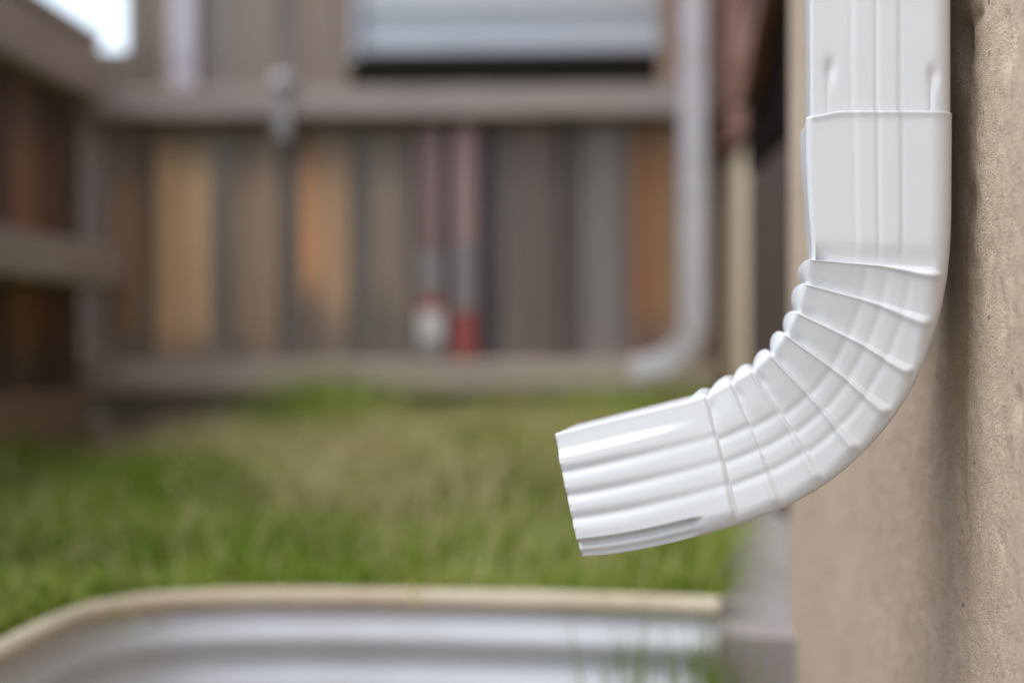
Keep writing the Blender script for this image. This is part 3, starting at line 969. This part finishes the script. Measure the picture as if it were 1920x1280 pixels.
def ground_pt(px, py): return at_z(px, py, 0.0)
DRY = [(ground_pt(850, 925), 0.34, 0.22), (ground_pt(930, 960), 0.20, 0.30), (ground_pt(680, 985), 0.14, 0.24), (ground_pt(450, 940), 0.10, 0.18), (ground_pt(1010, 915), 0.2, 0.2)]
def dryness(x, y):
    d = np.zeros_like(x)
    for c, sx, sy in DRY: d = np.maximum(d, np.exp(-((x - c.x) / sx) ** 2 - ((y - c.y) / sy) ** 2))
    return d
def lawn_region(n_):
    x = rng.uniform(LX + 0.05, RX - 0.02, n_ * 2); y = rng.uniform(0.15, FY - 0.05, n_ * 2)
    keep = ~inside_basin(x, y) & (x < np.interp(y, edge_y, edge_x) - 0.004)
    # thin, bare soil at the foot of the back fence on the left
    bare = smoothstep(FY - 0.75, FY - 0.35, y) * smoothstep(0.45, 0.62, vnoise(x * 2.2 + 1, y * 2 + 4) + 0.30 + 0.3 * (x < at_y(520, 640, FY).x))
    keep &= rng.random(len(x)) > 0.6 * bare
    keep &= rng.random(len(x)) > 0.1 * dryness(x, y)
    return np.stack([x, y], 1)[keep][:n_]
cl = [(ground_pt(640, 900), 0.07, 0.05), (ground_pt(560, 915), 0.08, 0.04), (ground_pt(770, 890), 0.06, 0.04), (ground_pt(610, 890), 0.10, 0.07), (ground_pt(130, 900), 0.05, 0.05), (ground_pt(1160, 900), 0.12, 0.09), (ground_pt(1060, 1000), 0.10, 0.05)]
def lawn_h(x, y):
    h = 0.070 + 0.08 * vnoise(x * 6, y * 5 + 3) + 0.02 * vnoise(x * 22, y * 20)
    h = h * (1 + 0.7 * smoothstep(1.7, 2.6, y)) * (1 - 0.55 * smoothstep(FY - 0.9, FY - 0.4, y) * smoothstep(at_y(560, 640, FY).x, at_y(470, 640, FY).x, x) * smoothstep(at_y(110, 640, FY).x, at_y(190, 640, FY).x, x))
    h = h + 0.075 * smoothstep(FY - 0.7, FY - 0.3, y) * smoothstep(at_y(520, 640, FY).x, at_y(620, 640, FY).x, x) * (0.6 + 1.2 * vnoise(x * 9 + 2, y * 6))
    for c, s, a in cl: h = h + a * np.exp(-((x - c.x) ** 2 + (y - c.y) ** 2) / s ** 2)
    return h
blades('grass', 54000, lawn_region, lawn_h, MAT_GRASS, 'lush green uncut grass between the metal basin and the picket fence', (0.003, 0.007), 1.7)
def dry_region(n_):
    pts = []
    for c, sx, sy in DRY:
        k = int(n_ * sx * sy / sum(a * b_ for _, a, b_ in DRY))
        pts.append(np.stack([rng.normal(c.x, sx * 0.6, k), rng.normal(c.y, sy * 0.6, k)], 1))
    P = np.concatenate(pts)
    keep = ~inside_basin(P[:, 0], P[:, 1]) & (P[:, 0] < np.interp(P[:, 1], edge_y, edge_x) - 0.01) & (P[:, 1] < FY - 0.06)
    return P[keep]
blades('dry_grass', 9000, dry_region, lambda x, y: 0.165 + 0.10 * vnoise(x * 7, y * 7), MAT_STRAW, 'straw-coloured dry grass patches mixed into the green lawn', (0.002, 0.005), 1.5)

def stray_region(n_):
    P = np.stack([rng.uniform(LX + 0.1, 0.2, n_), rng.uniform(1.3, FY - 0.1, n_)], 1)
    return P[~inside_basin(P[:, 0], P[:, 1]) & (P[:, 0] < np.interp(P[:, 1], edge_y, edge_x) - 0.01)]
blades('stray_straw', 2600, stray_region, lambda x, y: 0.12 + 0.06 * vnoise(x * 7, y * 7), MAT_STRAW, 'thin scattered straw-coloured stalks standing among the green grass', (0.002, 0.005), 0.9)

# tall weeds rising in front of the far side of the basin and along the house
def weed(px, y, h, n_, spread, label, base_z):
    p = at_y(px, 640, y)
    root = tag(empty('weed', (p.x, y, base_z)), label, 'weed')
    V = []; Fc = []; sh = []
    for i in range(n_):
        ax = p.x + random.gauss(0, spread); ay = y + random.gauss(0, spread)
        az = random.uniform(0, 6.28); hh = h * random.uniform(0.7, 1.05); ln = hh * random.uniform(0.03, 0.16)
        w = random.uniform(0.004, 0.008); b0 = len(V); s = random.random()
        for tt in np.linspace(0, 1, 7):
            ww = w * (1 - tt ** 2 * 0.97) * 0.5
            cx = ax + math.cos(az) * ln * tt ** 2; cy = ay + math.sin(az) * ln * tt ** 2
            V += [(cx - ww, cy, base_z + hh * tt), (cx, cy + 0.0015, base_z + hh * tt), (cx + ww, cy, base_z + hh * tt)]
            sh += [s * 0.6] * 3
        for k_ in range(6):
            for q in range(2):
                a = b0 + 3 * k_ + q
                Fc.append((a, a + 1, a + 4, a + 3))
    o = mesh_obj('blades', V, Fc, MAT_GRASS, root)
    at = o.data.attributes.new('shade', 'FLOAT', 'POINT')
    at.data.foreach_set('value', sh)
    return root
bz = -0.30
wz = lambda py, y: CAM.z - (py - 640) / F * y
weed(1183, far_y - 0.10, wz(1150, far_y - 0.10) - bz, 46, 0.015, 'thin clump of green blades standing inside the metal basin, apart from its end', bz)
weed(1325, far_y - 0.09, wz(1165, far_y - 0.09) - bz, 60, 0.018, 'green blades crowding the end of the metal basin nearest the house wall', bz)
weed(1260, far_y - 0.12, wz(1236, far_y - 0.12) - bz, 80, 0.036, 'low tuft of green blades inside the metal basin between two taller clumps', bz)
